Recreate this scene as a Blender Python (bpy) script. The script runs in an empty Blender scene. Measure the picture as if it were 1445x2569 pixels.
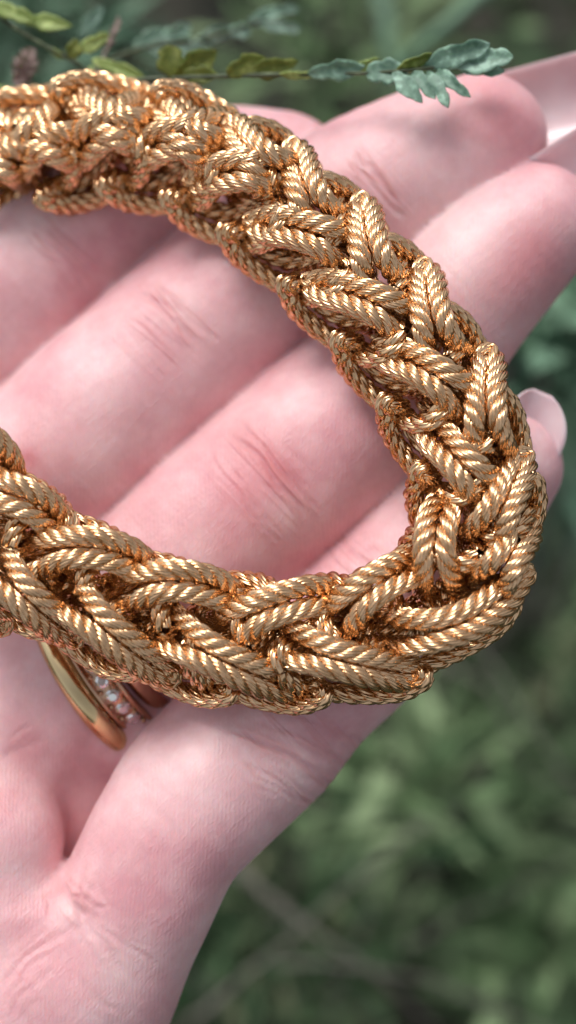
import bpy, math, random
import numpy as np
from mathutils import Matrix, Vector
rng = np.random.default_rng(7)
random.seed(7)
C = bpy.context.scene.collection

# ------------------------------------------------------------------ camera, sky, sun, exposure
K = 4.2e-5                     # metres per unit of the working frame (x right, y down, z towards the lens)
D = 4000.0                     # lens to the plane z = 0
TILT = math.radians(30)
HGT = 0.34
ROT = np.array(Matrix.Rotation(TILT, 3, 'X'))

def W(P):
    """working frame -> world metres"""
    P = np.asarray(P, dtype=float)
    Q = np.stack([(P[..., 0] - 722.5) * K, (1284.5 - P[..., 1]) * K, P[..., 2] * K], -1)
    return Q @ ROT.T + np.array([0, 0, HGT])

def at(x, y, z):
    """a point seen at (x, y) lying z units nearer than the focus plane"""
    f = (D - z) / D
    return np.array([722.5 + (x - 722.5) * f, 1284.5 + (y - 1284.5) * f, z])

cam = bpy.data.cameras.new('camera')
cam.sensor_fit = 'VERTICAL'; cam.sensor_height = 36
cam.lens = 36 * D / 2569
cam.clip_start = 0.005; cam.clip_end = 200
cam.dof.use_dof = True
cam.dof.focus_distance = (D + 110) * K
APERTURE = 145                 # entrance pupil in working units
cam.dof.aperture_fstop = cam.lens / (APERTURE * K * 1000)
co = bpy.data.objects.new('camera', cam); C.objects.link(co)
co.location = Vector(W([722.5, 1284.5, D])); co.rotation_euler = (TILT, 0, 0)
bpy.context.scene.camera = co

SUN_EL, SUN_AZ = 62, -38       # degrees; azimuth from +Y towards +X
w = bpy.data.worlds.new('World'); bpy.context.scene.world = w; w.use_nodes = True
nt = w.node_tree; bg = nt.nodes['Background']
sky = nt.nodes.new('ShaderNodeTexSky'); sky.sky_type = 'NISHITA'; sky.sun_disc = False
sky.sun_elevation = math.radians(SUN_EL); sky.sun_rotation = math.radians(SUN_AZ)
sky.air_density = 1.0; sky.dust_density = 4.0; sky.ozone_density = 1.0
hsv = nt.nodes.new('ShaderNodeHueSaturation'); hsv.inputs['Saturation'].default_value = 0.3
nt.links.new(sky.outputs[0], hsv.inputs['Color'])
nt.links.new(hsv.outputs[0], bg.inputs['Color']); bg.inputs['Strength'].default_value = 0.12
sl = bpy.data.lights.new('sun', 'SUN'); sl.energy = 1.5; sl.angle = math.radians(28); sl.color = (1, 0.96, 0.94)
so = bpy.data.objects.new('sun', sl); C.objects.link(so)
e, a = math.radians(SUN_EL), math.radians(SUN_AZ)
sd = Vector((math.cos(e) * math.sin(a), math.cos(e) * math.cos(a), math.sin(e)))
so.rotation_euler = sd.to_track_quat('Z', 'Y').to_euler(); so.location = (0, 0, 3)
bpy.context.scene.cycles.max_bounces = 8; bpy.context.scene.cycles.glossy_bounces = 3
vs = bpy.context.scene.view_settings
vs.view_transform = 'Standard'; vs.look = 'None'; vs.exposure = 0.36; vs.gamma = 1

# ------------------------------------------------------------------ helpers
def mesh_np(name, V, F, smooth=True, mat=None):
    """V (n,3) world, F (m,k) of equal k or list of faces"""
    me = bpy.data.meshes.new(name)
    if isinstance(F, np.ndarray):
        n, m, k = len(V), len(F), F.shape[1]
        me.vertices.add(n); me.vertices.foreach_set('co', np.asarray(V, np.float32).ravel())
        me.loops.add(m * k); me.loops.foreach_set('vertex_index', F.astype(np.int32).ravel())
        me.polygons.add(m); me.polygons.foreach_set('loop_start', np.arange(0, m * k, k, dtype=np.int32))
        me.update(calc_edges=True)
    else:
        me.from_pydata([tuple(v) for v in V], [], F)
    if smooth:
        me.polygons.foreach_set('use_smooth', np.ones(len(me.polygons), dtype=bool))
    if mat: me.materials.append(mat)
    me.update()
    return me

def obj(name, me, parent=None, label=None, cat=None, group=None, kind=None):
    o = bpy.data.objects.new(name, me); C.objects.link(o)
    if parent is not None: 
        o.parent = parent; o.matrix_parent_inverse = parent.matrix_basis.inverted()
    if label: o['label'] = label
    if cat: o['category'] = cat
    if group: o['group'] = group
    if kind: o['kind'] = kind
    return o

def empty(name, loc, label, cat, group=None):
    o = obj(name, None, None, label, cat, group); o.location = Vector(loc); o.empty_display_size = 0.005
    return o

def catmull(P, n, closed=False):
    P = np.asarray(P, float)
    m = len(P)
    if closed:
        idx = lambda i: P[i % m]; segs = m
    else:
        Q = np.vstack([2 * P[0] - P[1], P, 2 * P[-1] - P[-2]]); idx = lambda i: Q[i + 1]; segs = m - 1
    out = []
    t = np.linspace(0, 1, 16, endpoint=False)[:, None]
    for i in range(segs):
        a, b, c, d = idx(i - 1), idx(i), idx(i + 1), idx(i + 2)
        out.append(0.5 * ((2 * b) + (-a + c) * t + (2 * a - 5 * b + 4 * c - d) * t ** 2 + (-a + 3 * b - 3 * c + d) * t ** 3))
    out = np.vstack(out + ([] if closed else [idx(segs)[None]]))
    if closed: out = np.vstack([out, out[:1]])
    L = np.concatenate([[0], np.cumsum(np.linalg.norm(np.diff(out, axis=0), axis=1))])
    s = np.linspace(0, L[-1], n + 1 if closed else n)
    R = np.stack([np.interp(s, L, out[:, k]) for k in range(out.shape[1])], -1)
    return (R[:-1] if closed else R), L[-1]

def unit(v): return v / np.maximum(np.linalg.norm(v, axis=-1, keepdims=True), 1e-9)

def tube(P, r, nv=8, ref=(0, 0, 1), closed=False, cap=True):
    """a round tube through P in the working frame; r scalar or per point"""
    P = np.asarray(P, float); n = len(P); r = np.broadcast_to(np.asarray(r, float), (n,))
    T = unit(np.gradient(P, axis=0)); N = unit(np.cross(T, np.broadcast_to(np.array(ref, float), T.shape)))
    B = np.cross(T, N)
    t = np.arange(nv) * 2 * math.pi / nv
    V = P[:, None] + r[:, None, None] * (np.cos(t)[None, :, None] * N[:, None] + np.sin(t)[None, :, None] * B[:, None])
    V = V.reshape(-1, 3)
    i, j = np.meshgrid(np.arange(n - 1), np.arange(nv), indexing='ij'); j2 = (j + 1) % nv
    F = np.stack([i * nv + j, i * nv + j2, (i + 1) * nv + j2, (i + 1) * nv + j], -1).reshape(-1, 4)
    if closed:
        j = np.arange(nv); j2 = (j + 1) % nv
        F = np.vstack([F, np.stack([(n - 1) * nv + j, (n - 1) * nv + j2, j2, j], -1)])
    return V, F

class Acc:
    def __init__(s): s.V, s.F, s.n = [], [], 0
    def add(s, V, F): s.V.append(V); s.F.append(F + s.n); s.n += len(V)
    def mesh(s, name, mat, smooth=True): return mesh_np(name, W(np.vstack(s.V)), np.vstack(s.F), smooth, mat)

# ------------------------------------------------------------------ materials
def mat(name):
    m = bpy.data.materials.new(name); m.use_nodes = True
    nt = m.node_tree; return m, nt, nt.nodes['Principled BSDF']
def node(nt, t, **kw):
    n = nt.nodes.new(t)
    for k, v in kw.items():
        if k.startswith('_'): setattr(n, k[1:], v)
        else: n.inputs[k.replace('__', ' ')].default_value = v
    return n
def ramp(nt, fac, stops):
    r = nt.nodes.new('ShaderNodeValToRGB'); el = r.color_ramp.elements
    while len(el) < len(stops): el.new(0.5)
    for k, (p, c) in enumerate(stops):
        el[k].position = p; el[k].color = (*c, 1) if len(c) == 3 else c
    nt.links.new(fac, r.inputs[0]); return r
def bump(nt, b, height, strength, dist, prev=None):
    n = nt.nodes.new('ShaderNodeBump'); n.inputs['Strength'].default_value = strength; n.inputs['Distance'].default_value = dist
    nt.links.new(height, n.inputs['Height'])
    if prev: nt.links.new(prev.outputs[0], n.inputs['Normal'])
    if b: nt.links.new(n.outputs[0], b.inputs['Normal'])
    return n

def gold_mat(name, hi, lo, rough=0.2, scale=900):
    m, nt, b = mat(name)
    tc = node(nt, 'ShaderNodeTexCoord')
    n = node(nt, 'ShaderNodeTexNoise', Scale=scale, Detail=4.0); nt.links.new(tc.outputs['Object'], n.inputs['Vector'])
    r = ramp(nt, n.outputs[0], [(0.3, lo), (0.65, hi)])
    nt.links.new(r.outputs[0], b.inputs['Base Color'])
    b.inputs['Metallic'].default_value = 1
    n2 = node(nt, 'ShaderNodeTexNoise', Scale=scale * 4, Detail=3.0); nt.links.new(tc.outputs['Object'], n2.inputs['Vector'])
    mr = node(nt, 'ShaderNodeMapRange'); mr.inputs[3].default_value = rough * 0.7; mr.inputs[4].default_value = rough * 1.5
    nt.links.new(n2.outputs[0], mr.inputs[0]); nt.links.new(mr.outputs[0], b.inputs['Roughness'])
    return m
M_GOLD = gold_mat('yellow gold wire', (0.85, 0.56, 0.325), (0.64, 0.38, 0.19), 0.15)
M_BAND = gold_mat('polished gold', (0.76, 0.58, 0.32), (0.68, 0.49, 0.25), 0.14, 300)
M_ROSE = gold_mat('rose gold', (0.66, 0.42, 0.28), (0.56, 0.33, 0.21), 0.22, 300)

# ------------------------------------------------------------------ the bracelet
AX = np.array([  # centre line: x, y as seen, depth
 (-260, 520, -560), (-100, 455, -520), (0, 405, -490), (200, 345, -440), (400, 360, -380), (570, 430, -320), (720, 545, -265), (860, 675, -220),
 (985, 815, -180), (1090, 965, -150), (1165, 1115, -125), (1215, 1270, -110), (1195, 1400, -100), (1140, 1490, -95), (1040, 1570, -95), (900, 1610, -95),
 (700, 1620, -95), (500, 1600, -100), (300, 1530, -100), (150, 1450, -100), (0, 1345, -105), (-150, 1220, -110), (-300, 1080, -120)], float)
axs, axL = catmull(AX, 900)
axT = np.gradient(axs[:, :2], axis=0); axT /= np.linalg.norm(axT, axis=1, keepdims=True)
def axis_near(x, y, lo=0, hi=900):
    d = (axs[lo:hi, 0] - x) ** 2 + (axs[lo:hi, 1] - y) ** 2
    return lo + int(np.argmin(d))
def to3(P):   # rows of (seen x, seen y, depth)
    f = (D - P[:, 2:3]) / D
    return np.hstack([np.array([722.5, 1284.5]) + (P[:, :2] - np.array([722.5, 1284.5])) * f, P[:, 2:3]])

def rope_mesh(path, R, sgn, wires=9, step=7.0, lay=156.0, res=64):
    """three twisted plies, each fluted with fine wires, along a closed path; the lay turns over at the nose and the tail"""
    P0, L = catmull(path, res, True)
    n = int(L * 1.18 / step); P, L = catmull(path, n, True)
    T = unit(np.roll(P, -1, 0) - np.roll(P, 1, 0))
    N = np.zeros_like(P); v = np.cross(T[0], [0.0, 0.0, 1.0]); v /= np.linalg.norm(v)
    for i in range(n):
        v = v - T[i] * np.dot(v, T[i]); v /= np.linalg.norm(v); N[i] = v
    v = N[-1] - T[0] * np.dot(N[-1], T[0]); v /= np.linalg.norm(v)
    ang = math.atan2(np.dot(np.cross(v, N[0]), T[0]), np.dot(v, N[0]))
    B = np.cross(T, N)
    s = np.arange(n) / n
    corr = ang * s
    # path starts at the tail; nose halfway
    tri = np.abs(s - 0.5) * L
    th = sgn * 2 * math.pi * tri / lay + corr
    PL = 4; rp, rc = R * 0.425, R * 0.585
    nv = wires * 4
    Vs, Fs = [], []
    fl = np.array([1.10, 1.0, 0.73, 1.0])[np.arange(nv) % 4]
    for j in range(PL):
        a = th + j * 2 * math.pi / PL
        rad = np.cos(a)[:, None] * N + np.sin(a)[:, None] * B
        Q = P + rc * rad
        t = unit(np.roll(Q, -1, 0) - np.roll(Q, 1, 0))
        e1 = unit(rad - t * np.sum(rad * t, 1, keepdims=True)); e2 = np.cross(t, e1)
        tw = -sgn * 2 * math.pi * tri * 1.18 / 105.0
        al = tw[:, None] + (np.arange(nv) * 2 * math.pi / nv)[None]
        ring = Q[:, None] + rp * fl[None, :, None] * (np.cos(al)[..., None] * e1[:, None] + np.sin(al)[..., None] * e2[:, None])
        V = ring.reshape(-1, 3)
        i, k = np.meshgrid(np.arange(n), np.arange(nv), indexing='ij'); k2 = (k + 1) % nv; i2 = (i + 1) % n
        F = np.stack([i * nv + k, i * nv + k2, i2 * nv + k2, i2 * nv + k], -1).reshape(-1, 4)
        # the seam where the closed rope meets itself is deep inside the core
        Fs.append(F[: (n - 1) * nv] + sum(len(x) for x in Vs)); Vs.append(V)
    return np.vstack(Vs), np.vstack(Fs)

def pod(x0, y0, x1, y1, side, up=1, bow=20, R=26.5, w0=27.5, splay=18, zn=20, zm=100, zt=-40, wires=9, step=6.5, dz=0):
    """one loop of rope: rounded nose at (x0, y0) on the outside, both limbs running to (x1, y1) and diving into the core.
    side +1: nose lies to the left of the way the chain runs, -1 to the right"""
    f = np.array([x1 - x0, y1 - y0], float); L = np.linalg.norm(f); f /= L
    g = np.array([f[1], -f[0]])          # left of forward (y down)
    i0, i1 = axis_near(x0, y0), axis_near(x1, y1)
    z0, z1 = axs[i0, 2], axs[i1, 2]
    us = [1.16, 1.02, 0.86, 0.66, 0.46, 0.28, 0.13, 0.035]
    def sp(u):
        b = bow * 4 * u * (1 - u) if u < 1 else -bow * 1.2 * (u - 1) * 4
        return np.array([x0, y0]) + f * L * u + g * b * side
    def zz(u):
        if u < 0.5: h = zn + (zm - zn) * math.sin(u / 0.5 * math.pi / 2) ** 0.9
        elif u < 0.72: h = zm
        else: h = zm - (zm - zt) * ((u - 0.72) / 0.3) ** 1.5 if u <= 1.02 else zt - 50
        return z0 + (z1 - z0) * u + up * h + dz
    def ww(u):
        if u < 0.1: return w0 * 0.72
        if u < 0.6: return w0
        return w0 + splay * (u - 0.6) / 0.4
    A, Bm = [], []
    for u in us:
        c, h, wd = sp(u), zz(u), ww(u)
        if u > 1.1: wd *= 0.55
        A.append([*(c + g * wd), h]); Bm.append([*(c - g * wd), h])
    nose = [*(np.array([x0, y0]) - f * 16), z0 + up * (zn - 14) + dz]
    path = A + [nose] + Bm[::-1]
    P = to3(np.array(path, float))
    return rope_mesh(P, R * (D - z0) / D, -side * up, wires, step)

bracelet = empty('bracelet', W(at(1100, 1300, -160)), 'thick gold bracelet of twisted rope loops draped in an open curve across the fingers', 'bracelet')
L_ROW = [(-120, 500, 20, 370), (30, 432, 172, 300), (188, 395, 352, 290), (342, 392, 560, 335), (497, 455, 716, 440), (645, 562, 890, 640), (788, 715, 1045, 830), (962, 882, 1188, 1030),
 (1078, 1075, 1240, 1255), (1118, 1250, 1112, 1490), (1062, 1412, 832, 1580), (835, 1492, 548, 1600), (590, 1500, 285, 1500), (372, 1425, 60, 1408), (152, 1318, -70, 1225), (28, 1195, -150, 1050)]
R_ROW = [(-45, 350, 75, 415), (35, 322, 205, 368), (200, 264, 370, 338), (402, 272, 548, 390), (582, 318, 716, 448), (742, 382, 818, 568), (912, 520, 965, 725), (1068, 685, 1120, 900), (1225, 900, 1235, 1150),
 (1308, 1158, 1200, 1375), (1322, 1318, 1215, 1480), (1308, 1440, 950, 1575), (1045, 1690, 680, 1595), (730, 1722, 395, 1560), (420, 1690, 145, 1460), (180, 1590, -30, 1385), (0, 1560, -220, 1280)]
def add_link(VF):
    V, F = VF; obj('link', mesh_np('link', W(V), F, True, M_GOLD), bracelet)
for i, (x0, y0, x1, y1) in enumerate(L_ROW):
    add_link(pod(x0, y0, x1, y1, +1, bow=20 if i < 8 else (0 if i == 8 else (-44 if i in (12, 13) else -26)), dz=random.uniform(-6, 6)))
for i, (x0, y0, x1, y1) in enumerate(R_ROW):
    add_link(pod(x0, y0, x1, y1, -1 , zn=-4, bow=12 if i < 9 else (-6 if i < 11 else (-62 if i == 11 else -16)), dz=random.uniform(-6, 6)))
# the two rows on the underside, seen along both edges
pitch = 215; s = 60.0; k = 0
ds = axL / 899
# arc length of the seen centre line
while s < axL - 330:
    for side in (1, -1):
        j0 = min(int((s + (0 if side == 1 else pitch / 2)) / ds), 899); j1 = min(j0 + int(265 / ds), 899)
        T0, T1 = axT[j0], axT[j1]
        g0, g1 = np.array([T0[1], -T0[0]]), np.array([T1[1], -T1[0]])
        p0 = axs[j0, :2] + g0 * side * 122; p1 = axs[j1, :2] + g1 * side * 58
        add_link(pod(p0[0], p0[1], p1[0], p1[1], side, up=-1, bow=26, zn=-12, zm=78, zt=-10, wires=6, step=8.0))
    s += pitch; k += 1
# the packed inner ends of the loops
P = to3(axs[::6]); n = len(P)
T = unit(np.gradient(P, axis=0)); N = unit(np.cross(T, np.broadcast_to([0, 0, 1.0], T.shape))); B = np.cross(T, N)
sv = np.arange(n) * ds * 6
for j in range(2):
    halves = []
    for h in (0, math.pi):
        a = sv / 230 * 2 * math.pi + j * math.pi / 2 + h
        halves.append(P + (32 + 8 * np.sin(sv / 37.0 + j))[:, None] * (np.cos(a)[:, None] * N + np.sin(a)[:, None] * B) - np.array([0, 0, 62.0]))
    loop = np.vstack([halves[0], halves[1][::-1]])
    V, F = rope_mesh(loop, 29, 1, 6, 11.0, res=1600)
    obj('inner_rope', mesh_np('inner_rope', W(V), F, True, M_GOLD), bracelet)

# ------------------------------------------------------------------ the hand: a signed distance field turned into one mesh
FINGERS = {  # seen x, seen y, depth of the surface, radius
 'index': [(-300, 1010, -440, 225), (-60, 800, -470, 220), (140, 620, -520, 212), (330, 500, -570, 205), (520, 455, -600, 190), (700, 452, -620, 172)],
 'middle': [(-500, 1700, -300, 240), (-200, 1450, -330, 225), (0, 1285, -350, 220), (215, 1090, -370, 213), (415, 915, -380, 215), (570, 775, -400, 212), (712, 650, -410, 206), (860, 540, -415, 200), (975, 465, -405, 197), (1100, 400, -395, 186), (1205, 352, -390, 165)],
 'ring': [(-120, 2080, -190, 250), (-5, 1895, -285, 225), (85, 1775, -300, 220), (168, 1689, -315, 216), (300, 1570, -300, 215), (466, 1422, -275, 218), (620, 1285, -270, 220), (765, 1155, -280, 216), (900, 1035, -300, 208), (1010, 935, -320, 200), (1110, 805, -325, 196), (1200, 700, -320, 186), (1275, 625, -325, 172), (1345, 568, -340, 155)],
 'pinky': [(60, 2640, -110, 320), (205, 2470, -105, 255), (305, 2320, -110, 215), (372, 2195, -95, 208), (425, 2090, -95, 210), (505, 1985, -115, 222), (640, 1850, -170, 220), (765, 1715, -215, 205), (890, 1590, -235, 195), (1010, 1465, -260, 185), (1110, 1355, -290, 172), (1190, 1260, -310, 156), (1262, 1170, -330, 132)]}
chains = {}
for nme, pts in FINGERS.items():
    Q = []
    for x, y, zs, r in pts:
        f = (D - zs) / D; r = r + (9 if nme != 'pinky' else (0 if y > 1900 else 9 + 14 * (y < 1600))) + (20 if (nme == 'index' and x < 400) or (nme == 'middle' and x < 900) or (nme == 'ring' and 290 < x < 950) else 0) + (10 if (nme, x) in (('middle', 975), ('ring', 1010)) else 0); rr = r * f
        c = at(x, y, zs - rr); Q.append([*c, rr])
    chains[nme] = np.array(Q)
PALM = [((340, 1830), -400, 150), ((270, 1900), -450, 130), ((210, 1990), -440, 130), ((175, 2080), -420, 130), ((-150, 2320), -120, 330), ((-100, 2560), -110, 400), ((90, 2440), -130, 215), ((-350, 2200), -120, 420), ((-8, 2110), -140, 182), ((0, 2280), -130, 190)]
VX = 12.0
lo = np.array([-700, 0, -1100.0]); hi = np.array([1700, 2980, 20.0])
dims = ((hi - lo) / VX).astype(int)
gx, gy, gz = [lo[k] + VX * np.arange(dims[k], dtype=np.float32) for k in range(3)]
def cone_seq(Q, blend):
    d = np.full(dims, 900.0, np.float32)
    Q, _ = catmull(Q, len(Q) * 4)
    for i in range(len(Q) - 1):
        a, b = Q[i], Q[i + 1]
        m = max(a[3], b[3]) + 150
        s0 = [max(0, int((min(a[k], b[k]) - m - lo[k]) / VX)) for k in range(3)]
        s1 = [min(dims[k], int((max(a[k], b[k]) + m - lo[k]) / VX) + 1) for k in range(3)]
        if any(s1[k] <= s0[k] for k in range(3)): continue
        sl_ = tuple(slice(s0[k], s1[k]) for k in range(3))
        X = gx[sl_[0]][:, None, None] - a[0]; Y = gy[sl_[1]][None, :, None] - a[1]; Z = gz[sl_[2]][None, None, :] - a[2]
        v = b[:3] - a[:3]; l2 = float(v @ v)
        h = np.clip((X * v[0] + Y * v[1] + Z * v[2]) / l2, 0, 1)
        dd = np.sqrt((X - h * v[0]) ** 2 + (Y - h * v[1]) ** 2 + (Z - h * v[2]) ** 2) - (a[3] + h * (b[3] - a[3]))
        d[sl_] = np.minimum(d[sl_], dd)
    return d
def smin(a, b, k):
    h = np.maximum(k - np.abs(a - b), 0) / k
    return np.minimum(a, b) - h * h * k * 0.25
dist = {k: cone_seq(v, 0) for k, v in chains.items()}
palm = np.full(dims, 900.0, np.float32)
for (x, y), zs, r in PALM:
    c = at(x, y, zs - r)
    dd = np.sqrt((gx[:, None, None] - c[0]) ** 2 + (gy[None, :, None] - c[1]) ** 2 + (gz[None, None, :] - c[2]) ** 2) - r
    palm = smin(palm, dd.astype(np.float32), 45)
# blend into the palm only near it, so that the fingers keep their seams
near = np.clip((2420 - gy[None, :, None] + 0 * gx[:, None, None]) / 420, 0, 1)
hand = smin(dist['index'], dist['middle'], 14)
hand = smin(hand, dist['ring'], 14)
base = smin(palm, dist['ring'], 80)
hand = np.minimum(hand, base)
kk = 10 + 150 * np.clip((gy[None, :, None] - 2215) / 120, 0, 1)
h_ = np.maximum(kk - np.abs(hand - dist['pinky']), 0) / kk
hand = np.minimum(hand, dist['pinky']) - h_ * h_ * kk * 0.25
import openvdb as vdb
grid = vdb.FloatGrid(background=900.0)
hand = hand.astype(np.float32)
for ax_ in range(3):
    hand = np.concatenate([hand.take([0], ax_) , hand, hand.take([-1], ax_)], ax_)
hand[0], hand[-1], hand[:, 0], hand[:, -1], hand[:, :, 0], hand[:, :, -1] = 60, 60, 60, 60, 60, 60
grid.copyFromArray(hand)
pts, quads = grid.convertToQuads(isovalue=0.0)
HV = lo + (np.asarray(pts, float) - 1) * VX
tmp = mesh_np('tmp', HV, np.asarray(quads)[:, ::-1].astype(np.int32))
to = obj('tmp', tmp)
sm = to.modifiers.new('s', 'SMOOTH'); sm.factor = 0.5; sm.iterations = 2
sub = to.modifiers.new('sub', 'SUBSURF'); sub.levels = 1; sub.render_levels = 1
dg = bpy.context.evaluated_depsgraph_get()
em = bpy.data.meshes.new_from_object(to.evaluated_get(dg))
bpy.data.objects.remove(to); bpy.data.meshes.remove(tmp)
nv = len(em.vertices)
V = np.zeros(nv * 3, np.float32); em.vertices.foreach_get('co', V); V = V.reshape(-1, 3).astype(float)
Nn = np.zeros(nv * 3, np.float32); em.vertices.foreach_get('normal', Nn); Nn = Nn.reshape(-1, 3).astype(float)
fq = np.zeros(len(em.loops), np.int32); em.loops.foreach_get('vertex_index', fq); HF = fq.reshape(-1, 4)
# make sure the surface faces outwards (largest z must look up)
if Nn[np.argmax(V[:, 2] + (V[:, 1] < 2500) * 1e-3), 2] < 0: Nn = -Nn; HF = HF[:, ::-1]; print('FLIPPED')
# finger coordinates for every vertex: along (u), around (v), and seen position
SC = (D - V[:, 2]) / D
SX = 722.5 + (V[:, 0] - 722.5) / SC; SY = 1284.5 + (V[:, 1] - 1284.5) / SC
best = np.full(nv, 1e9); U = np.zeros(nv); Vc = np.zeros(nv); ID = np.zeros(nv, int)
for fi, (nme, Q) in enumerate(chains.items()):
    Qd, Ld = catmull(Q, 120)
    s_ = np.linspace(0, Ld, 120)
    Td = unit(np.gradient(Qd[:, :3], axis=0))
    for c0 in range(0, nv, 20000):
        X = V[c0:c0 + 20000]
        dd = np.linalg.norm(X[:, None] - Qd[None, :, :3], axis=2) - Qd[None, :, 3]
        j = np.argmin(dd, 1); dm = dd[np.arange(len(X)), j]
        rel = X - Qd[j, :3]
        al_ = s_[j] + np.sum(rel * Td[j], 1)
        lat = np.cross(Td[j], np.array([0, 0, 1.0])); lat = unit(lat)
        vv = np.arctan2(np.sum(rel * lat, 1), rel[:, 2]) * Qd[j, 3]
        b = dm < best[c0:c0 + 20000]; ix = np.arange(c0, c0 + len(X))[b]
        best[ix] = dm[b]; U[ix] = al_[b]; Vc[ix] = vv[b]; ID[ix] = fi
# creases: (seen x0,y0, x1,y1, bend, width, depth, redness)
CREASE = [
 (560, 1075, 780, 1330, -20, 9, 7, 0.5), (600, 1040, 830, 1300, 14, 7, 5, 0.4), (520, 1120, 720, 1390, 10, 6, 4, 0.35), (650, 1100, 800, 1230, 20, 6, 3, 0.3),
 (345, 735, 500, 880, -16, 9, 6, 0.45), (380, 700, 560, 860, 12, 7, 5, 0.35), (310, 790, 450, 930, -10, 6, 3, 0.3), (60, 560, 230, 740, -12, 8, 6, 0.35), (100, 540, 260, 690, 10, 6, 4, 0.3),
 (880, 360, 1030, 560, 18, 8, 6, 0.35), (910, 400, 1010, 540, -10, 6, 3, 0.25), (1065, 760, 1210, 900, 14, 8, 4, 0.3),
 (560, 1830, 870, 2010, -26, 9, 8, 0.4), (620, 1800, 930, 1960, -22, 8, 6, 0.35), (590, 1900, 800, 2040, -12, 7, 6, 0.3), (700, 1790, 960, 1900, -14, 7, 4, 0.3),
 (800, 1350, 930, 1480, 12, 7, 5, 0.3), (840, 1330, 990, 1450, 10, 6, 4, 0.25),
 (150, 2215, 230, 2300, 8, 16, 16, 0.35), (228, 2150, 215, 2330, 14, 10, 10, 0.3), (165, 2200, 120, 2290, 6, 9, 7, 0.3), (215, 2330, 330, 2480, -14, 9, 7, 0.15), (240, 2330, 400, 2440, -10, 8, 5, 0.15),
 (0, 2480, 190, 2330, -20, 10, 6, 0.25), (20, 2560, 150, 2420, -14, 8, 4, 0.15), (0, 1905, 110, 1840, 10, 16, 4, 0.1), (190, 2440, 300, 2540, 10, 8, 4, 0.1)]
FINE = []
for c in CREASE:
    FINE.append((*c[:5], c[5] * 0.75, c[6] * 0.6, c[7]))
    for _ in range(3):
        o = rng.normal(size=4) * 22; sc = rng.uniform(0.3, 0.75); ofs = rng.uniform(0, 1 - sc); dx, dy = c[2] - c[0], c[3] - c[1]
        FINE.append((c[0] + dx * ofs + o[0], c[1] + dy * ofs + o[1], c[0] + dx * (ofs + sc) + o[0] + o[2] * .6, c[1] + dy * (ofs + sc) + o[1] + o[3] * .6, rng.uniform(-14, 14), 5.5, c[6] * 0.3, c[7] * 0.55))
CREASE = FINE
red = np.zeros(nv); disp = np.zeros(nv); zone = np.zeros(nv)
wob = np.sin(SX * 0.045 + SY * 0.02) * 3 + np.sin(SX * 0.021 - SY * 0.06) * 3
for x0, y0, x1, y1, bend, wd, dp, rd in CREASE:
    f = np.array([x1 - x0, y1 - y0], float); L = np.linalg.norm(f); f /= L; g = np.array([-f[1], f[0]])
    u = ((SX - x0) * f[0] + (SY - y0) * f[1]) / L; d = (SX - x0) * g[0] + (SY - y0) * g[1] - bend * 4 * u * (1 - u) + wob
    fade = np.clip(u / 0.2, 0, 1) * np.clip((1 - u) / 0.2, 0, 1) * (Nn[:, 2] > 0.1)
    fade = fade * fade * (3 - 2 * fade)
    zone = np.maximum(zone, min(1.0, rd * 2.6) * (1.0 if y0 < 2060 else 0.35) * fade * np.exp(-(d / (wd * 4.5)) ** 2)); disp -= (1.0 if y0 < 2060 else 0.5) * fade * dp * np.exp(-(d / wd) ** 2)
    disp += fade * dp * 0.35 * np.exp(-((np.abs(d) - wd * 2.4) / (wd * 1.3)) ** 2)
    red += fade * rd * 0.4 * np.exp(-(d / (wd * 2.2)) ** 2)
SPOTS = [(70, 1150, 30, 0.5), (1330, 640, 110, 0.55), (1180, 260, 120, 0.4), (1250, 740, 90, 0.3), (650, 1130, 120, 0.3), (420, 830, 110, 0.2), (60, 1860, 90, 0.4), (160, 2080, 60, 0.25), (300, 2080, 130, 0.15),
 (120, 1230, 150, 0.25), (640, 1250, 150, 0.25), (1290, 320, 80, 0.3), (1110, 850, 80, 0.2), (180, 2250, 60, 0.3), (30, 2400, 120, 0.2), (330, 1290, 60, 0.15)]
for x, y, r, q in SPOTS:
    red += 1.25 * q * np.exp(-((SX - x) ** 2 + (SY - y) ** 2) / (r * r))
PALE = [(1150, 560, 120, 0.3), (930, 400, 100, 0.3), (470, 780, 60, 0.35), (720, 1290, 60, 0.3), (560, 980, 120, 0.15), (480, 1950, 130, 0.2), (700, 1930, 90, 0.3), (170, 2280, 40, 0.5), (290, 2440, 60, 0.4), (100, 600, 80, 0.2)]
pale = np.zeros(nv)
for x, y, r, q in PALE: pale += q * np.exp(-((SX - x) ** 2 + (SY - y) ** 2) / (r * r))
# soft unevenness of flesh
disp += 2.5 * np.sin(SX * 0.013 + SY * 0.017) * np.sin(SX * 0.019 - SY * 0.011)
# fold of webbing at the root of the little finger
fx, fy = 195, 2240
disp += 16 * np.exp(-(((SX - fx) * 0.85 + (SY - fy) * 0.3) / 26) ** 2 - (((SY - fy) * 0.85 - (SX - fx) * 0.3) / 70) ** 2) * (Nn[:, 2] > 0)
V2 = V + Nn * disp[:, None]

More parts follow.
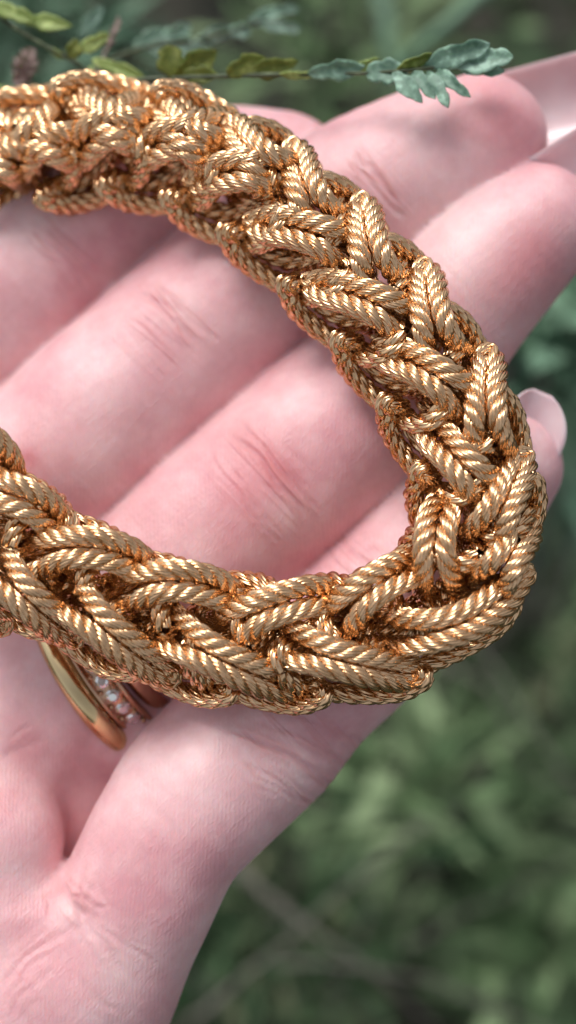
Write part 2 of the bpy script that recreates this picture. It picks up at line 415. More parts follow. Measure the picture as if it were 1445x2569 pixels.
def skin_mat():
    m, nt, b = mat('skin of the palm'); L = nt.links.new
    fu = node(nt, 'ShaderNodeAttribute', _attribute_name='along'); rd = node(nt, 'ShaderNodeAttribute', _attribute_name='tint')
    tc = node(nt, 'ShaderNodeTexCoord')
    sep = node(nt, 'ShaderNodeSeparateXYZ'); L(rd.outputs['Vector'], sep.inputs[0])
    n1 = node(nt, 'ShaderNodeTexNoise', Scale=75.0, Detail=6.0, Roughness=0.62); L(tc.outputs['Object'], n1.inputs['Vector'])
    r1 = ramp(nt, n1.outputs[0], [(0.36, (0.67, 0.34, 0.37)), (0.5, (0.75, 0.445, 0.465)), (0.64, (0.82, 0.565, 0.575))])
    mx = node(nt, 'ShaderNodeMix', _data_type='RGBA'); mx.inputs['B'].default_value = (0.58, 0.19, 0.21, 1)
    L(sep.outputs[0], mx.inputs['Factor']); L(r1.outputs[0], mx.inputs['A'])
    mp = node(nt, 'ShaderNodeMix', _data_type='RGBA'); mp.inputs['B'].default_value = (0.86, 0.68, 0.66, 1)
    L(sep.outputs[1], mp.inputs['Factor']); L(mx.outputs['Result'], mp.inputs['A'])
    # fine mottling
    n2 = node(nt, 'ShaderNodeTexNoise', Scale=900.0, Detail=3.0); L(tc.outputs['Object'], n2.inputs['Vector'])
    hv = node(nt, 'ShaderNodeHueSaturation'); mr = node(nt, 'ShaderNodeMapRange'); mr.inputs[3].default_value = 0.93; mr.inputs[4].default_value = 1.07
    L(n2.outputs[0], mr.inputs[0]); L(mr.outputs[0], hv.inputs['Value']); L(mp.outputs['Result'], hv.inputs['Color'])
    L(hv.outputs[0], b.inputs['Base Color'])
    b.inputs['Subsurface Weight'].default_value = 0.6; b.inputs['Subsurface Radius'].default_value = (1.0, 0.35, 0.22); b.inputs['Subsurface Scale'].default_value = 0.0014
    b.inputs['Roughness'].default_value = 0.46; b.inputs['Specular IOR Level'].default_value = 0.42
    b.inputs['Sheen Weight'].default_value = 0.08
    # joint creases: thin lines running across the finger where the creased zones are
    sx_ = node(nt, 'ShaderNodeMapping'); sx_.inputs['Scale'].default_value = (0.020, 0.0022, 1); L(fu.outputs['Vector'], sx_.inputs['Vector'])
    nz = node(nt, 'ShaderNodeTexNoise', Scale=1.0, Detail=2.5, Roughness=0.45, Distortion=0.25); L(sx_.outputs[0], nz.inputs['Vector'])
    q1 = node(nt, 'ShaderNodeMath', _operation='SUBTRACT'); L(nz.outputs[0], q1.inputs[0]); q1.inputs[1].default_value = 0.5
    q2 = node(nt, 'ShaderNodeMath', _operation='ABSOLUTE'); L(q1.outputs[0], q2.inputs[0])
    q3 = node(nt, 'ShaderNodeMapRange', _interpolation_type='SMOOTHSTEP'); q3.inputs[1].default_value = 0.0; q3.inputs[2].default_value = 0.07; q3.inputs[3].default_value = 1; q3.inputs[4].default_value = 0
    L(q2.outputs[0], q3.inputs[0])
    q4 = node(nt, 'ShaderNodeMath', _operation='MULTIPLY'); L(q3.outputs[0], q4.inputs[0]); L(sep.outputs[2], q4.inputs[1])
    cr = node(nt, 'ShaderNodeMix', _data_type='RGBA'); cr.inputs['B'].default_value = (0.60, 0.24, 0.24, 1)
    q5 = node(nt, 'ShaderNodeMath', _operation='MULTIPLY'); L(q4.outputs[0], q5.inputs[0]); q5.inputs[1].default_value = 0.38
    L(q5.outputs[0], cr.inputs['Factor']); L(hv.outputs[0], cr.inputs['A']); L(cr.outputs['Result'], b.inputs['Base Color'])
    q6 = node(nt, 'ShaderNodeMath', _operation='SUBTRACT'); q6.inputs[0].default_value = 1; L(q4.outputs[0], q6.inputs[1])
    b0 = bump(nt, None, q6.outputs[0], 0.5, 0.0002)
    # pores and tiny shiny bumps
    po = node(nt, 'ShaderNodeTexNoise', Scale=2600.0, Detail=2.0); L(tc.outputs['Object'], po.inputs['Vector'])
    b00 = bump(nt, None, po.outputs[0], 0.25, 0.00008, b0)
    # papillary ridges: fine lines along and across the finger, wavering
    mpg = node(nt, 'ShaderNodeMapping'); mpg.inputs['Scale'].default_value = (1, 1, 1); L(fu.outputs['Vector'], mpg.inputs['Vector'])
    n3 = node(nt, 'ShaderNodeTexNoise', Scale=0.012, Detail=2.0); L(fu.outputs['Vector'], n3.inputs['Vector'])
    vm = node(nt, 'ShaderNodeVectorMath', _operation='MULTIPLY_ADD'); vm.inputs[1].default_value = (26, 26, 0); L(n3.outputs['Color'], vm.inputs[0]); L(fu.outputs['Vector'], vm.inputs[2])
    wv = node(nt, 'ShaderNodeTexWave', _wave_type='BANDS', _bands_direction='DIAGONAL', Scale=0.042, Distortion=1.5, Detail=2.0); L(vm.outputs[0], wv.inputs['Vector'])
    vo = node(nt, 'ShaderNodeTexVoronoi', _feature='DISTANCE_TO_EDGE', Scale=0.06)
    mv = node(nt, 'ShaderNodeMapping'); mv.inputs['Scale'].default_value = (0.55, 1.5, 1); L(vm.outputs[0], mv.inputs['Vector']); L(mv.outputs[0], vo.inputs['Vector'])
    # longitudinal drape lines
    ml = node(nt, 'ShaderNodeMapping'); ml.inputs['Scale'].default_value = (0.006, 0.07, 1); L(vm.outputs[0], ml.inputs['Vector'])
    nl = node(nt, 'ShaderNodeTexNoise', Scale=1.0, Detail=4.0); L(ml.outputs[0], nl.inputs['Vector'])
    mc = node(nt, 'ShaderNodeMapping'); mc.inputs['Scale'].default_value = (0.05, 0.006, 1); L(vm.outputs[0], mc.inputs['Vector'])
    nc = node(nt, 'ShaderNodeTexNoise', Scale=1.0, Detail=4.0); L(mc.outputs[0], nc.inputs['Vector'])
    b1 = bump(nt, None, wv.outputs[0], 0.22, 0.00005, b00)
    b2 = bump(nt, None, vo.outputs[0], 0.35, 0.00012, b1)
    b3 = bump(nt, None, nl.outputs[0], 0.35, 0.00014, b2)
    b4 = bump(nt, b, nc.outputs[0], 0.4, 0.00018, b3)
    return m
M_SKIN = skin_mat()
# drop what lies far out of the picture
keep = (SX > -330) & (SX < 1775) & (SY < 2900)
fk = keep[HF].all(1)
remap = -np.ones(nv, int); used = np.unique(HF[fk]); remap[used] = np.arange(len(used))
HFk = remap[HF[fk]]; Vk = V2[used]
hm = mesh_np('hand', W(Vk), HFk.astype(np.int32), True, M_SKIN)
at1 = hm.attributes.new('along', 'FLOAT_VECTOR', 'POINT'); at1.data.foreach_set('vector', np.stack([SX * 0.72 - SY * 0.69, SX * 0.69 + SY * 0.72, 0 * SX], -1)[used].astype(np.float32).ravel())
at2 = hm.attributes.new('tint', 'FLOAT_VECTOR', 'POINT'); at2.data.foreach_set('vector', np.stack([np.clip(red, 0, 0.85), np.clip(pale, 0, 0.7), np.clip(zone, 0, 1)], -1)[used].astype(np.float32).ravel())
hand_o = obj('hand', hm, None, 'open pale pink hand, palm up, four fingers stretched to the upper right under the bracelet', 'hand')

# nails
def nail_mat():
    m, nt, b = mat('bare fingernail'); L = nt.links.new
    tc = node(nt, 'ShaderNodeTexCoord'); n = node(nt, 'ShaderNodeTexNoise', Scale=160.0, Detail=3.0); L(tc.outputs['Object'], n.inputs['Vector'])
    r = ramp(nt, n.outputs[0], [(0.3, (0.70, 0.48, 0.51)), (0.7, (0.82, 0.63, 0.65))]); L(r.outputs[0], b.inputs['Base Color'])
    b.inputs['Roughness'].default_value = 0.22; b.inputs['Subsurface Weight'].default_value = 0.5
    b.inputs['Subsurface Radius'].default_value = (1, 0.6, 0.5); b.inputs['Subsurface Scale'].default_value = 0.001
    b.inputs['Coat Weight'].default_value = 0.3
    return m
M_NAIL = nail_mat()
def nail(base, tip, half, thick=9, arch=0.55, roll=0.0, flare=1.0):
    """a curved plate from base to tip (working frame points), arched across; its hollow faces the pad"""
    base, tip = np.array(base, float), np.array(tip, float)
    f = unit(tip - base); L = np.linalg.norm(tip - base)
    up = np.array([0, 0, 1.0]); lat = unit(np.cross(f, up)); nb = np.cross(lat, f)
    c, s_ = math.cos(roll), math.sin(roll); lat, nb = lat * c + nb * s_, nb * c - lat * s_
    nu, nvv = 22, 16
    top, bot = [], []
    for i in range(nu):
        u = i / (nu - 1)
        wd = half * (1 if u < 0.55 else math.sqrt(max(1 - ((u - 0.55) / 0.47) ** 2, 0.0025)) * 1.0)
        for j in range(nvv):
            v = (j / (nvv - 1) * 2 - 1)
            off = v * wd
            drop = arch * (v * wd) ** 2 / half            # edges rise towards the pad side
            p = base + f * L * u + lat * off + nb * (drop - 28 * math.sin(u * math.pi * 0.5) * 0)
            top.append(p); bot.append(p - nb * thick)
    V = np.array(top + bot); n = nu * nvv; F = []
    for i in range(nu - 1):
        for j in range(nvv - 1):
            a_, b_, c_, d_ = i * nvv + j, i * nvv + j + 1, (i + 1) * nvv + j + 1, (i + 1) * nvv + j
            F += [(a_, b_, c_, d_), (a_ + n, d_ + n, c_ + n, b_ + n)]
    for i in range(nu - 1):
        a_, d_ = i * nvv, (i + 1) * nvv; F += [(a_, d_, d_ + n, a_ + n)]
        a_, d_ = i * nvv + nvv - 1, (i + 1) * nvv + nvv - 1; F += [(a_, a_ + n, d_ + n, d_)]
    for j in range(nvv - 1):
        a_ = (nu - 1) * nvv + j; F += [(a_, a_ + 1, a_ + 1 + n, a_ + n)]
        a_ = j; F += [(a_, a_ + n, a_ + 1 + n, a_ + 1)]
    return V, F
for b_, t_, hf, rl in [(at(1180, 335, -740), at(1720, 190, -700), 140, 0.1), (at(1312, 566, -560), at(1772, 266, -520), 150, 0.1), (at(1262, 1210, -450), at(1362, 984, -420), 100, 0.3)]:
    V, F = nail(b_, t_, hf, roll=rl)
    obj('fingernail', mesh_np('fingernail', W(V), F, True, M_NAIL), hand_o)

# ------------------------------------------------------------------ rings on the ring finger
rc_ = chains['ring']
rp0 = rc_[3] + np.array([30.0, 22.0, 0, 0])
fdir = unit(rc_[4, :3] - rc_[2, :3])
lat = unit(np.cross(fdir, [0, 0, 1.0])); upv = np.cross(lat, fdir)
tilt = 0.22
def ring_frame(off):
    ax = unit(fdir + upv * 0.16 - lat * tilt)
    e1 = unit(lat - ax * (lat @ ax)); e2 = np.cross(e1, ax)
    return rp0[:3] + fdir * off, ax, e1, e2
def lathe(center, ax, e1, e2, prof, n=120):
    t = np.arange(n) * 2 * math.pi / n; m = len(prof)
    V = np.array([[center + (math.cos(a_) * e1 + math.sin(a_) * e2) * r + ax * x for x, r in prof] for a_ in t]).reshape(-1, 3)
    i, j = np.meshgrid(np.arange(n), np.arange(m), indexing='ij'); i2, j2 = (i + 1) % n, (j + 1) % m
    return V, np.stack([i * m + j, i2 * m + j, i2 * m + j2, i * m + j2], -1).reshape(-1, 4)
def d_profile(wd, r0, th):
    pr = [(wd * math.sin(q), r0 + th * 0.15 + th * 0.85 * math.cos(q)) for q in np.linspace(-math.pi / 2, math.pi / 2, 13)]
    return pr + [(wd * 0.8, r0), (-wd * 0.8, r0)]
R0 = rp0[3] + 4
c_, ax, e1, e2 = ring_frame(52)
V, F = lathe(c_, ax, e1, e2, d_profile(33, R0, 36))
ro = obj('ring', mesh_np('ring', W(V), F[:, ::-1], True, M_BAND), None, 'plain polished yellow gold ring nearest the palm on the finger under the bracelet', 'ring')
c_, ax, e1, e2 = ring_frame(128)
box = [(-40, R0), (-41, R0 + 20), (-38, R0 + 24), (-29, R0 + 24), (-27, R0 + 17), (27, R0 + 17), (29, R0 + 24), (38, R0 + 24), (41, R0 + 20), (40, R0)]
dr = empty('stone_ring', W(c_), 'gold ring set with a row of small clear stones, between two plain bands', 'ring')
V, F = lathe(c_, ax, e1, e2, box)
obj('band', mesh_np('band', W(V), F[:, ::-1], False, M_ROSE), dr)
m, nt, b = mat('clear cut stone'); b.inputs['Transmission Weight'].default_value = 0.9; b.inputs['IOR'].default_value = 2.4; b.inputs['Roughness'].default_value = 0.03; b.inputs['Base Color'].default_value = (0.62, 0.62, 0.68, 1); M_STONE = m
def gem(center, out, ax, r, rot):
    """a brilliant: table, crown facets, girdle, pavilion"""
    t1 = unit(np.cross(out, ax)); t2 = np.cross(out, t1)
    V = []; lv = [(0.55, 0.34, 0), (0.82, 0.2, 0.5), (1.0, 0.0, 0), (1.0, -0.06, 0), (0.5, -0.5, 0.5), (0.05, -0.8, 0)]
    for rr, h, ph in lv:
        for k in range(8):
            q = rot + (k + ph) * math.pi / 4
            V.append(center + out * h * r + (math.cos(q) * t1 + math.sin(q) * t2) * rr * r)
    F = [tuple(range(8))]
    for l in range(5):
        for k in range(8):
            a_, b2 = l * 8 + k, l * 8 + (k + 1) % 8; F += [(a_, a_ + 8, b2), (b2, a_ + 8, b2 + 8)]
    F += [tuple(range(47, 39, -1))]
    return V, F
ns = 32
beads = Acc()
ref = None
for k in range(ns):
    q = k * 2 * math.pi / ns
    out = math.cos(q) * e1 + math.sin(q) * e2
    if out[2] < 0.1: continue
    V, F = gem(c_ + out * (R0 + 17), out, ax, 21, random.random())
    obj('stone', mesh_np('stone', W(V), F, False, M_STONE), dr)
    q2 = q + math.pi / ns; o2 = math.cos(q2) * e1 + math.sin(q2) * e2
    for sx in (-19, 19):
        b0 = c_ + o2 * (R0 + 19) + ax * sx
        P = np.array([b0, b0 + o2 * 5, b0 + o2 * 9, b0 + o2 * 10.5]); Vb, Fb = tube(P, [6.5, 6.5, 4, 0.3], 8, ref=tuple(ax)); beads.add(Vb, Fb)
obj('bead_setting', beads.mesh('bead_setting', M_ROSE), dr)
c_, ax, e1, e2 = ring_frame(200)
V, F = lathe(c_, ax, e1, e2, d_profile(26, R0, 20))
obj('ring', mesh_np('ring', W(V), F[:, ::-1], True, M_ROSE), None, 'plain rose gold ring mostly hidden under the bracelet, above the row of stones', 'ring')

# ------------------------------------------------------------------ plants
def leaf_mat(name, c1, c2, rough=0.55, trans=0.15):
    m, nt, b = mat(name); L = nt.links.new
    tc = node(nt, 'ShaderNodeTexCoord'); n = node(nt, 'ShaderNodeTexNoise', Scale=350.0, Detail=5.0); L(tc.outputs['Object'], n.inputs['Vector'])
    n2 = node(nt, 'ShaderNodeTexNoise', Scale=1400.0, Detail=4.0); L(tc.outputs['Object'], n2.inputs['Vector'])
    md = node(nt, 'ShaderNodeMath', _operation='MULTIPLY_ADD'); L(n2.outputs[0], md.inputs[0]); md.inputs[1].default_value = 0.6; L(n.outputs[0], md.inputs[2])
    r = ramp(nt, md.outputs[0], [(0.55, c1), (0.88, c2), (0.98, tuple(min(1, v * 1.5 + 0.03) for v in c2))]); L(r.outputs[0], b.inputs['Base Color'])
    b.inputs['Roughness'].default_value = rough; b.inputs['Subsurface Weight'].default_value = trans
    b.inputs['Subsurface Radius'].default_value = (0.5, 1, 0.3); b.inputs['Subsurface Scale'].default_value = 0.0008
    bump(nt, b, n.outputs[0], 0.3, 0.0002)
    return m
M_TEAL = leaf_mat('blue green leaf', (0.06, 0.13, 0.09), (0.17, 0.28, 0.21))
M_OLIVE = leaf_mat('olive leaf', (0.065, 0.09, 0.008), (0.13, 0.15, 0.02))
M_LIME = leaf_mat('yellow green leaf', (0.17, 0.24, 0.05), (0.30, 0.38, 0.12))
M_STEM = leaf_mat('green stem', (0.02, 0.035, 0.015), (0.055, 0.075, 0.03))
M_BUD = leaf_mat('dry bud', (0.19, 0.13, 0.115), (0.36, 0.27, 0.25))
def leaf_mesh(base, tip, wd, mt, curl=0.2, roll=0.0, fold=0.25, bl=0.0):
    """obovate leaflet with midrib fold, thickness and curl; base and tip are working frame points"""
    base, tip = np.array(base, float), np.array(tip, float)
    f = unit(tip - base); L = np.linalg.norm(tip - base)
    wd = wd * 1.25; ph = random.random() * 6; lat = unit(np.cross(f, [0, 0, 1.0])); nb = np.cross(lat, f)
    c, s_ = math.cos(roll), math.sin(roll); lat, nb = lat * c + nb * s_, nb * c - lat * s_
    nu, nw = 12, 7; top = []
    for i in range(nu):
        u = i / (nu - 1)
        ww = wd * (math.sin(math.pi * min(u ** 0.8, 1)) ** 0.6) * (0.7 + 0.45 * u) * (1 + 0.16 * math.sin(11 * u + ph) + 0.09 * math.sin(23 * u + 2 * ph)) if 0 < u < 1 else wd * 0.06
        for j in range(nw):
            v = j / (nw - 1) * 2 - 1
            p = base + f * L * u + lat * v * ww + nb * (fold * abs(v) * ww - curl * L * u * u + bl * L * math.sin(math.pi * u)) + nb * 1.5 * math.sin(7 * u + 3 * v)
            top.append(p)
    top = np.array(top); V = np.vstack([top, top - nb * 4]); n = nu * nw; F = []
    for i in range(nu - 1):
        for j in range(nw - 1):
            a_, b_, c2, d_ = i * nw + j, i * nw + j + 1, (i + 1) * nw + j + 1, (i + 1) * nw + j
            F += [(a_, b_, c2, d_), (a_ + n, d_ + n, c2 + n, b_ + n)]
        a_, d_ = i * nw, (i + 1) * nw; F += [(a_, d_, d_ + n, a_ + n)]
        a_, d_ = i * nw + nw - 1, (i + 1) * nw + nw - 1; F += [(a_, a_ + n, d_ + n, d_)]
    return mesh_np('leaf', W(V), F, True, mt)
def twig(label, stem_pts, r0, r1, leaves, smat=M_STEM, extra=()):
    t = empty('leafy_twig', W(at(*stem_pts[0])), label, 'twig')
    P, _ = catmull(np.array([at(*p) for p in stem_pts]), 60)
    V, F = tube(P, np.linspace(r0, r1, 60) * (1 + 0.12 * np.sin(np.arange(60) * 1.1)), 8)
    obj('stem', mesh_np('stem', W(V), F, True, smat), t)
    for x0, y0, x1, y1, z0, z1, wd, mt, roll, curl in leaves:
        obj('leaf', leaf_mesh(at(x0, y0, z0), at(x1, y1, z1), wd, mt, curl=curl, roll=roll), t)
    return t
Z2 = -330
twig('slender dark twig with paired blue green and olive leaflets reaching over the pink fingertip', 
 [(180, 215, -620), (310, 203, -560), (450, 196, -520), (600, 190, -470), (760, 186, -420), (900, 184, Z2 - 50), (1000, 178, Z2), (1100, 168, Z2), (1180, 160, Z2)], 9, 4.5,
 [(430, 194, 425, 112, -520, -500, 36, M_OLIVE, 0.3, 0.1), (440, 192, 540, 140, -520, -480, 34, M_OLIVE, 0.5, 0.35), (455, 192, 530, 185, -520, -470, 22, M_OLIVE, 0.2, 0.3),
  (568, 185, 660, 150, -470, -430, 27, M_OLIVE, 0.4, 0.25), (610, 185, 742, 162, -470, -430, 24, M_OLIVE, 0.5, 0.2), (700, 186, 790, 196, -430, -400, 11, M_LIME, 0.9, 0.2),
  (772, 184, 912, 172, -400, -360, 24, M_TEAL, 0.5, 0.15), (880, 184, 950, 150, -400, -380, 14, M_LIME, 0.6, 0.1), (918, 182, 1002, 176, -370, -300, 30, M_TEAL, 0.2, 0.35), (995, 176, 1085, 142, Z2, -310, 18, M_OLIVE, 0.9, 0.1),
  (1065, 165, 1228, 112, Z2, -280, 28, M_TEAL, 0.35, 0.08), (1140, 165, 1286, 138, Z2, -290, 31, M_TEAL, -0.1, 0.05), (1150, 172, 1265, 178, Z2, -300, 15, M_TEAL, 0.2, 0.1),
  (985, 182, 1048, 238, Z2, -270, 22, M_TEAL, 0.1, 0.3), (1035, 178, 1072, 222, Z2, -260, 17, M_TEAL, 0.3, 0.4), (1072, 178, 1116, 236, Z2, -250, 19, M_TEAL, 0.0, 0.35), (1095, 175, 1140, 215, Z2, -240, 16, M_TEAL, 0.5, 0.5)])
Z3 = -900
twig('blurred blue green twig of leaflets along the top behind the bracelet',
 [(240, 165, Z3), (350, 122, Z3), (480, 102, Z3), (580, 78, Z3), (660, 52, Z3), (740, 35, Z3)], 7, 4,
 [(330, 122, 440, 75, Z3, Z3, 26, M_TEAL, 0.2, 0.1), (360, 118, 500, 108, Z3, Z3, 28, M_TEAL, 0.2, 0.1), (400, 105, 480, 66, Z3, Z3, 24, M_TEAL, 0.4, 0.1), (490, 100, 600, 72, Z3, Z3, 20, M_TEAL, 0.5, 0.1), (470, 108, 530, 130, Z3, Z3, 16, M_TEAL, 0.4, 0.1),
  (570, 80, 632, 76, Z3, Z3, 20, M_TEAL, 0.2, 0.1), (628, 45, 752, 22, Z3, Z3, 20, M_TEAL, 0.3, 0.1), (640, 55, 756, 76, Z3, Z3, 19, M_TEAL, 0.3, 0.1), (620, 58, 690, 48, Z3, Z3, 18, M_TEAL, 0.3, 0.1)])
Z1 = -620
twig('yellow green twig with small smooth leaflets in the upper left corner',
 [(-60, 10, Z1), (0, 42, Z1), (60, 84, Z1), (140, 130, Z1), (200, 162, Z1), (250, 205, Z1)], 8, 6,
 [(-30, 10, 82, 48, Z1, Z1 + 40, 20, M_LIME, 0.3, 0.1), (50, 48, 172, 62, Z1, Z1 + 40, 20, M_LIME, 0.2, 0.15), (180, 152, 190, 100, Z1, Z1 + 30, 20, M_OLIVE, 0.2, 0.2), (195, 130, 272, 88, Z1, Z1 + 30, 18, M_LIME, 0.5, 0.1),
  (230, 150, 352, 192, Z1, Z1 + 50, 17, M_LIME, 0.3, 0.15), (200, 95, 258, 15, Z1 - 250, Z1 - 250, 20, M_TEAL, 0.3, 0.1), (225, 165, 235, 200, Z1, Z1, 12, M_LIME, 0.3, 0.1), (120, 120, 165, 150, Z1, Z1, 10, M_LIME, 0.8, 0.1)])
P, _ = catmull(np.array([at(-40, 215, -800), at(60, 232, -780), at(140, 248, -760), at(260, 290, -760)]), 30)
V, F = tube(P, 9, 8); obj('plant_stem', mesh_np('plant_stem', W(V), F, True, M_LIME), None, 'short green stem running behind the bracelet at the left edge', 'stem')
# seed heads
def seed_head(base, tip, wd, n, label):
    t = empty('seed_head', W(base), label, 'seed head')
    base, tip = np.array(base), np.array(tip); f = unit(tip - base); L = np.linalg.norm(tip - base)
    lat = unit(np.cross(f, [0, 0, 1.0])); nb = np.cross(lat, f)
    V, F = tube(np.linspace(base - f * L * 0.5, tip, 12), np.linspace(5, 3, 12), 6); obj('stem', mesh_np('stem', W(V), F, True, M_BUD), t)
    for k in range(n):
        u = k / n; q = k * 2.4; r_ = wd * math.sin(math.pi * (0.15 + 0.8 * u))
        b0 = base + f * L * u; o_ = math.cos(q) * lat + math.sin(q) * nb
        obj('bract', leaf_mesh(b0, b0 + o_ * r_ + f * L * 0.22, wd * 0.22, M_BUD, curl=-0.2), t)
seed_head(at(45, 215, -760), at(75, 135, -760), 40, 26, 'round brown bristly seed head left of the yellow green twig')
seed_head(at(262, 135, -800), at(296, 55, -800), 14, 14, 'narrow brown bud among the leaflets above the bracelet')

# ground and undergrowth
m, nt, b = mat('soil and litter')
tc = node(nt, 'ShaderNodeTexCoord'); n = node(nt, 'ShaderNodeTexNoise', Scale=26.0, Detail=8.0); nt.links.new(tc.outputs['Object'], n.inputs['Vector'])
r = ramp(nt, n.outputs[0], [(0.35, (0.010, 0.013, 0.008)), (0.5, (0.030, 0.030, 0.020)), (0.7, (0.055, 0.05, 0.038))]); nt.links.new(r.outputs[0], b.inputs['Base Color']); b.inputs['Roughness'].default_value = 0.9
bump(nt, b, n.outputs[0], 0.8, 0.01)
nG = 120; g = np.sign(np.linspace(-1, 1, nG)) * np.abs(np.linspace(-1, 1, nG)) ** 4 * 60
GX, GY = np.meshgrid(g, g, indexing='ij')
GZ = 0.006 * np.sin(GX * 17) * np.cos(GY * 13) + 0.004 * np.sin(GX * 41 + GY * 29)
Vg = np.stack([GX, GY, GZ], -1).reshape(-1, 3); i, j = np.meshgrid(np.arange(nG - 1), np.arange(nG - 1), indexing='ij')
Fg = np.stack([i * nG + j, (i + 1) * nG + j, (i + 1) * nG + j + 1, i * nG + j + 1], -1).reshape(-1, 4)
obj('ground', mesh_np('ground', Vg, Fg, True, m), kind='structure')

def col_mat(name, cols):
    m, nt, b = mat(name); L = nt.links.new
    tc = node(nt, 'ShaderNodeTexCoord'); n = node(nt, 'ShaderNodeTexNoise', Scale=30.0, Detail=3.0); L(tc.outputs['Object'], n.inputs['Vector'])
    gi = node(nt, 'ShaderNodeNewGeometry'); ad = node(nt, 'ShaderNodeMath', _operation='MULTIPLY_ADD'); ad.inputs[1].default_value = 0.5
    L(gi.outputs['Random Per Island'], ad.inputs[0]); L(n.outputs[0], ad.inputs[2])
    r = ramp(nt, ad.outputs[0], cols); L(r.outputs[0], b.inputs['Base Color']); b.inputs['Roughness'].default_value = 0.7; b.inputs['Specular IOR Level'].default_value = 0.15
    return m
M_BG = col_mat('undergrowth leaf', [(0.35, (0.010, 0.025, 0.010)), (0.6, (0.030, 0.062, 0.027)), (0.8, (0.07, 0.12, 0.06)), (1.0, (0.13, 0.14, 0.08))])
M_BG2 = col_mat('grey green leaf', [(0.35, (0.06, 0.125, 0.075)), (0.7, (0.14, 0.25, 0.165)), (1.0, (0.22, 0.34, 0.23))])
M_BG3 = col_mat('fresh green leaf', [(0.35, (0.07, 0.13, 0.055)), (0.7, (0.16, 0.25, 0.12)), (1.0, (0.26, 0.35, 0.19))])
M_DRY = col_mat('dry stalk', [(0.3, (0.12, 0.11, 0.09)), (0.7, (0.19, 0.175, 0.15)), (1.0, (0.25, 0.23, 0.20))])
def leaves_world(centers, dirs, L, wd):
    """many folded leaves: 6 verts each, 4 faces"""
    n = len(centers); dirs = unit(dirs); sidev = unit(np.cross(dirs, rng.normal(size=(n, 3)))); nn = np.cross(dirs, sidev)
    L = L[:, None]; wd = wd[:, None]
    a_ = centers; b_ = centers + dirs * L * 0.45 + sidev * wd + nn * wd * 0.3; c_ = centers + dirs * L; d_ = centers + dirs * L * 0.45 - sidev * wd + nn * wd * 0.3; e_ = centers + dirs * L * 0.5
    V = np.stack([a_, b_, c_, d_, e_], 1).reshape(-1, 3); o = np.arange(n)[:, None] * 5
    F = np.concatenate([o + np.array([[0, 1, 4]]), o + np.array([[1, 2, 4]]), o + np.array([[2, 3, 4]]), o + np.array([[3, 0, 4]])])
    return V, F
# leafy ground cover over all the visible ground
n = 14000
cx, cy = rng.uniform(-0.5, 0.5, n), rng.uniform(-0.45, 1.1, n)
patch = np.sin(cx * 31 + 2) * np.sin(cy * 27 + 1) + 0.6 * np.sin(cx * 61 + cy * 47)
kp = rng.uniform(-1.4, 1.2, n) < patch; cx, cy = cx[kp], cy[kp]; n = len(cx)
cz = rng.uniform(0.0, 0.07, n) * (1 + 0.5 * np.sin(cx * 23) * np.cos(cy * 19))
V, F = leaves_world(np.stack([cx, cy, cz], -1), rng.normal(size=(n, 3)) * [1, 1, 0.6] + [0, 0, 0.4], rng.uniform(0.012, 0.035, n), rng.uniform(0.003, 0.008, n))
obj('ground_cover', mesh_np('ground_cover', V, F, True, M_BG), kind='stuff', label='dark green leafy ground cover far below the hand, out of focus')
n = 3000
cx, cy = rng.uniform(-0.5, 0.5, n), rng.uniform(-0.4, 1.0, n)
kp = np.sin(cx * 19 + 1.3) * np.cos(cy * 23) > -0.1; cx, cy = cx[kp], cy[kp]; n = len(cx)
V, F = leaves_world(np.stack([cx, cy, 0 * cx], -1), rng.normal(size=(n, 3)) * [0.5, 0.5, 0.1] + [0, 0, 1], rng.uniform(0.05, 0.13, n), rng.uniform(0.0008, 0.002, n))
obj('grass', mesh_np('grass', V, F, True, M_BG3), kind='stuff', label='thin grass blades among the ground cover, out of focus')
def shrub(x, y, z, rad, n, mt, label, ll=(160, 420), wd=(18, 55), squash=(1, 1, 0.7)):
    c = at(x, y, z); f = (D - z) / D
    t = empty('low_plant', W(c), label, 'plant')
    pts = c + rng.normal(size=(n, 3)) * rad * f * 0.45 * np.array(squash)
    P = W(pts); cc = W(c)
    V, F = leaves_world(P, (P - cc) + rng.normal(size=(n, 3)) * 0.01, rng.uniform(*ll, n) * K, rng.uniform(*wd, n) * K)
    obj('foliage', mesh_np('foliage', V, F, True, mt), t)
    base = W(c); base[2] = 0.0
    acc_v, acc_f = [], []
    tot = 0
    for k in range(5):
        P = np.linspace(base, W(pts[k]), 8); P[1:-1] += rng.normal(size=(6, 3)) * 0.002
        T = unit(np.gradient(P, axis=0)); N = unit(np.cross(T, [[0.3, 1, 0.1]])); B = np.cross(T, N); q = np.arange(6) * math.pi / 3
        V = (P[:, None] + 0.0018 * (np.cos(q)[None, :, None] * N[:, None] + np.sin(q)[None, :, None] * B[:, None])).reshape(-1, 3)
        ii, jj = np.meshgrid(np.arange(7), np.arange(6), indexing='ij'); j2 = (jj + 1) % 6
        acc_f.append(np.stack([ii * 6 + jj, ii * 6 + j2, (ii + 1) * 6 + j2, (ii + 1) * 6 + jj], -1).reshape(-1, 4) + tot); acc_v.append(V); tot += len(V)
        obj('stem', mesh_np('stem', V, acc_f[-1] - (tot - len(V)), True, M_DRY), t)
shrub(1400, 900, -3400, 210, 330, M_BG2, 'grey green plant out of focus beside the fingernail right of the bracelet')
shrub(1400, 1240, -4600, 130, 120, M_BG2, 'small blurred plant just below the fingernail at the right edge')
shrub(60, 80, -3200, 260, 260, M_BG2, 'blue green plant blurred in the upper left corner behind the seed head')
shrub(1130, 2040, -5400, 330, 420, M_BG3, 'pale green plant below the bracelet, right of the palm, out of focus')
shrub(1330, 1700, -6000, 360, 300, M_BG3, 'dim green plant at the right edge below the bracelet')
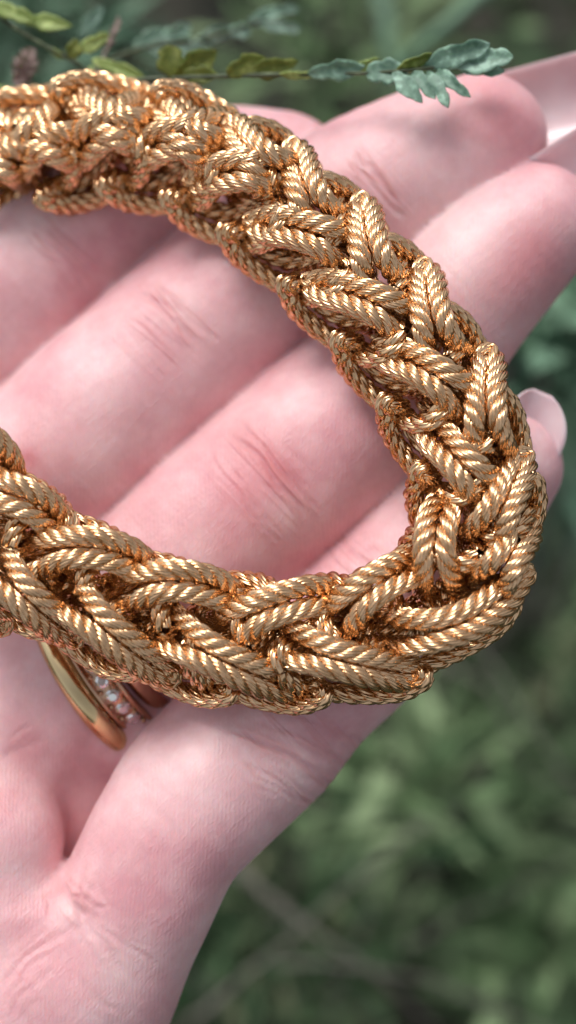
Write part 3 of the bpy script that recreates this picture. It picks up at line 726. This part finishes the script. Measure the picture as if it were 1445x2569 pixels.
shrub(1370, 2420, -5600, 280, 300, M_BG3, 'bright green clump in the lower right corner')
shrub(640, 2330, -4600, 260, 260, M_BG, 'dark green plant beside the lower edge of the palm')
shrub(880, 180, -5200, 300, 240, M_BG3, 'dim green plant above the fingertips behind the twig')
def stalk(pts, r, mt, label, cat='stalk'):
    P, _ = catmull(np.array([at(*p) for p in pts]), 40); P[:, :2] += np.cumsum(rng.normal(size=(40, 2)) * 5, 0); V, F = tube(P, np.linspace(r * 1.3, r * 0.6, 40), 8)
    obj('dry_stalk' if mt is M_DRY else 'green_stalk', mesh_np('stalk', W(V), F, True, mt), None, label, cat)
stalk([(500, 2100, -3900), (700, 2270, -3700), (850, 2400, -3700), (1100, 2600, -3900)], 11, M_DRY, 'blurred grey brown stalk crossing below the palm from upper left to lower right')
stalk([(480, 2560, -4000), (700, 2390, -3900), (880, 2210, -3700), (1060, 2050, -3900)], 10, M_DRY, 'blurred grey brown stalk rising to the right, crossing the other below the palm')
stalk([(700, 2420, -3900), (1000, 2440, -3900), (1250, 2530, -3900), (1500, 2640, -3900)], 8, M_DRY, 'faint brown stalk along the bottom edge right of the crossing')
stalk([(1150, 1560, -3700), (1300, 1740, -3700), (1500, 2050, -3700)], 7, M_DRY, 'thin grey stalk slanting down at the right edge below the bracelet')
stalk([(1230, -40, -3300), (1130, 60, -3200), (1030, 160, -3200), (960, 260, -3300)], 26, M_BG2, 'grey green stalk slanting down at the top right')
stalk([(950, -60, -4200), (990, 50, -4200), (1020, 180, -4200)], 40, M_BG2, 'broad pale green stalk at the top, left of the slanting one')

for k, (x0, y0, x1, y1, zz_, nm) in enumerate([(560, 2180, 900, 2560, -4300, 'fine brown twig left of the crossing stalks below the palm'), (820, 2569, 1010, 1900, -4600, 'fine upright twig through the crossing stalks below the palm'),
    (1010, 2380, 1445, 2160, -4500, 'fine twig rising towards the lower right edge'), (1180, 1380, 1445, 1520, -4600, 'fine twig at the right edge under the pinky nail'), (1090, 1640, 1445, 1990, -4300, 'fine pale twig slanting beside the thin grey stalk on the right')]):
    stalk([(x0, y0, zz_), ((x0 * 2 + x1) / 3 + 25, (y0 * 2 + y1) / 3 - 20, zz_ + 80), ((x0 + 2 * x1) / 3 - 20, (y0 + 2 * y1) / 3 + 15, zz_), (x1, y1, zz_ - 60)], 7, M_DRY, nm, 'twig')

shrub(1390, 2400, -4700, 150, 90, M_BG3, 'bright leaf tuft at the very bottom right corner', ll=(200, 420), wd=(50, 95))
shrub(1290, 880, -3000, 120, 70, M_BG2, 'pale grey green leaf tuft touching the edge of the lowest long finger', ll=(160, 320), wd=(40, 75))
shrub(1060, 1960, -4300, 150, 70, M_BG3, 'pale leaf tuft beside the lower edge of the pinky, out of focus', ll=(200, 420), wd=(40, 80))
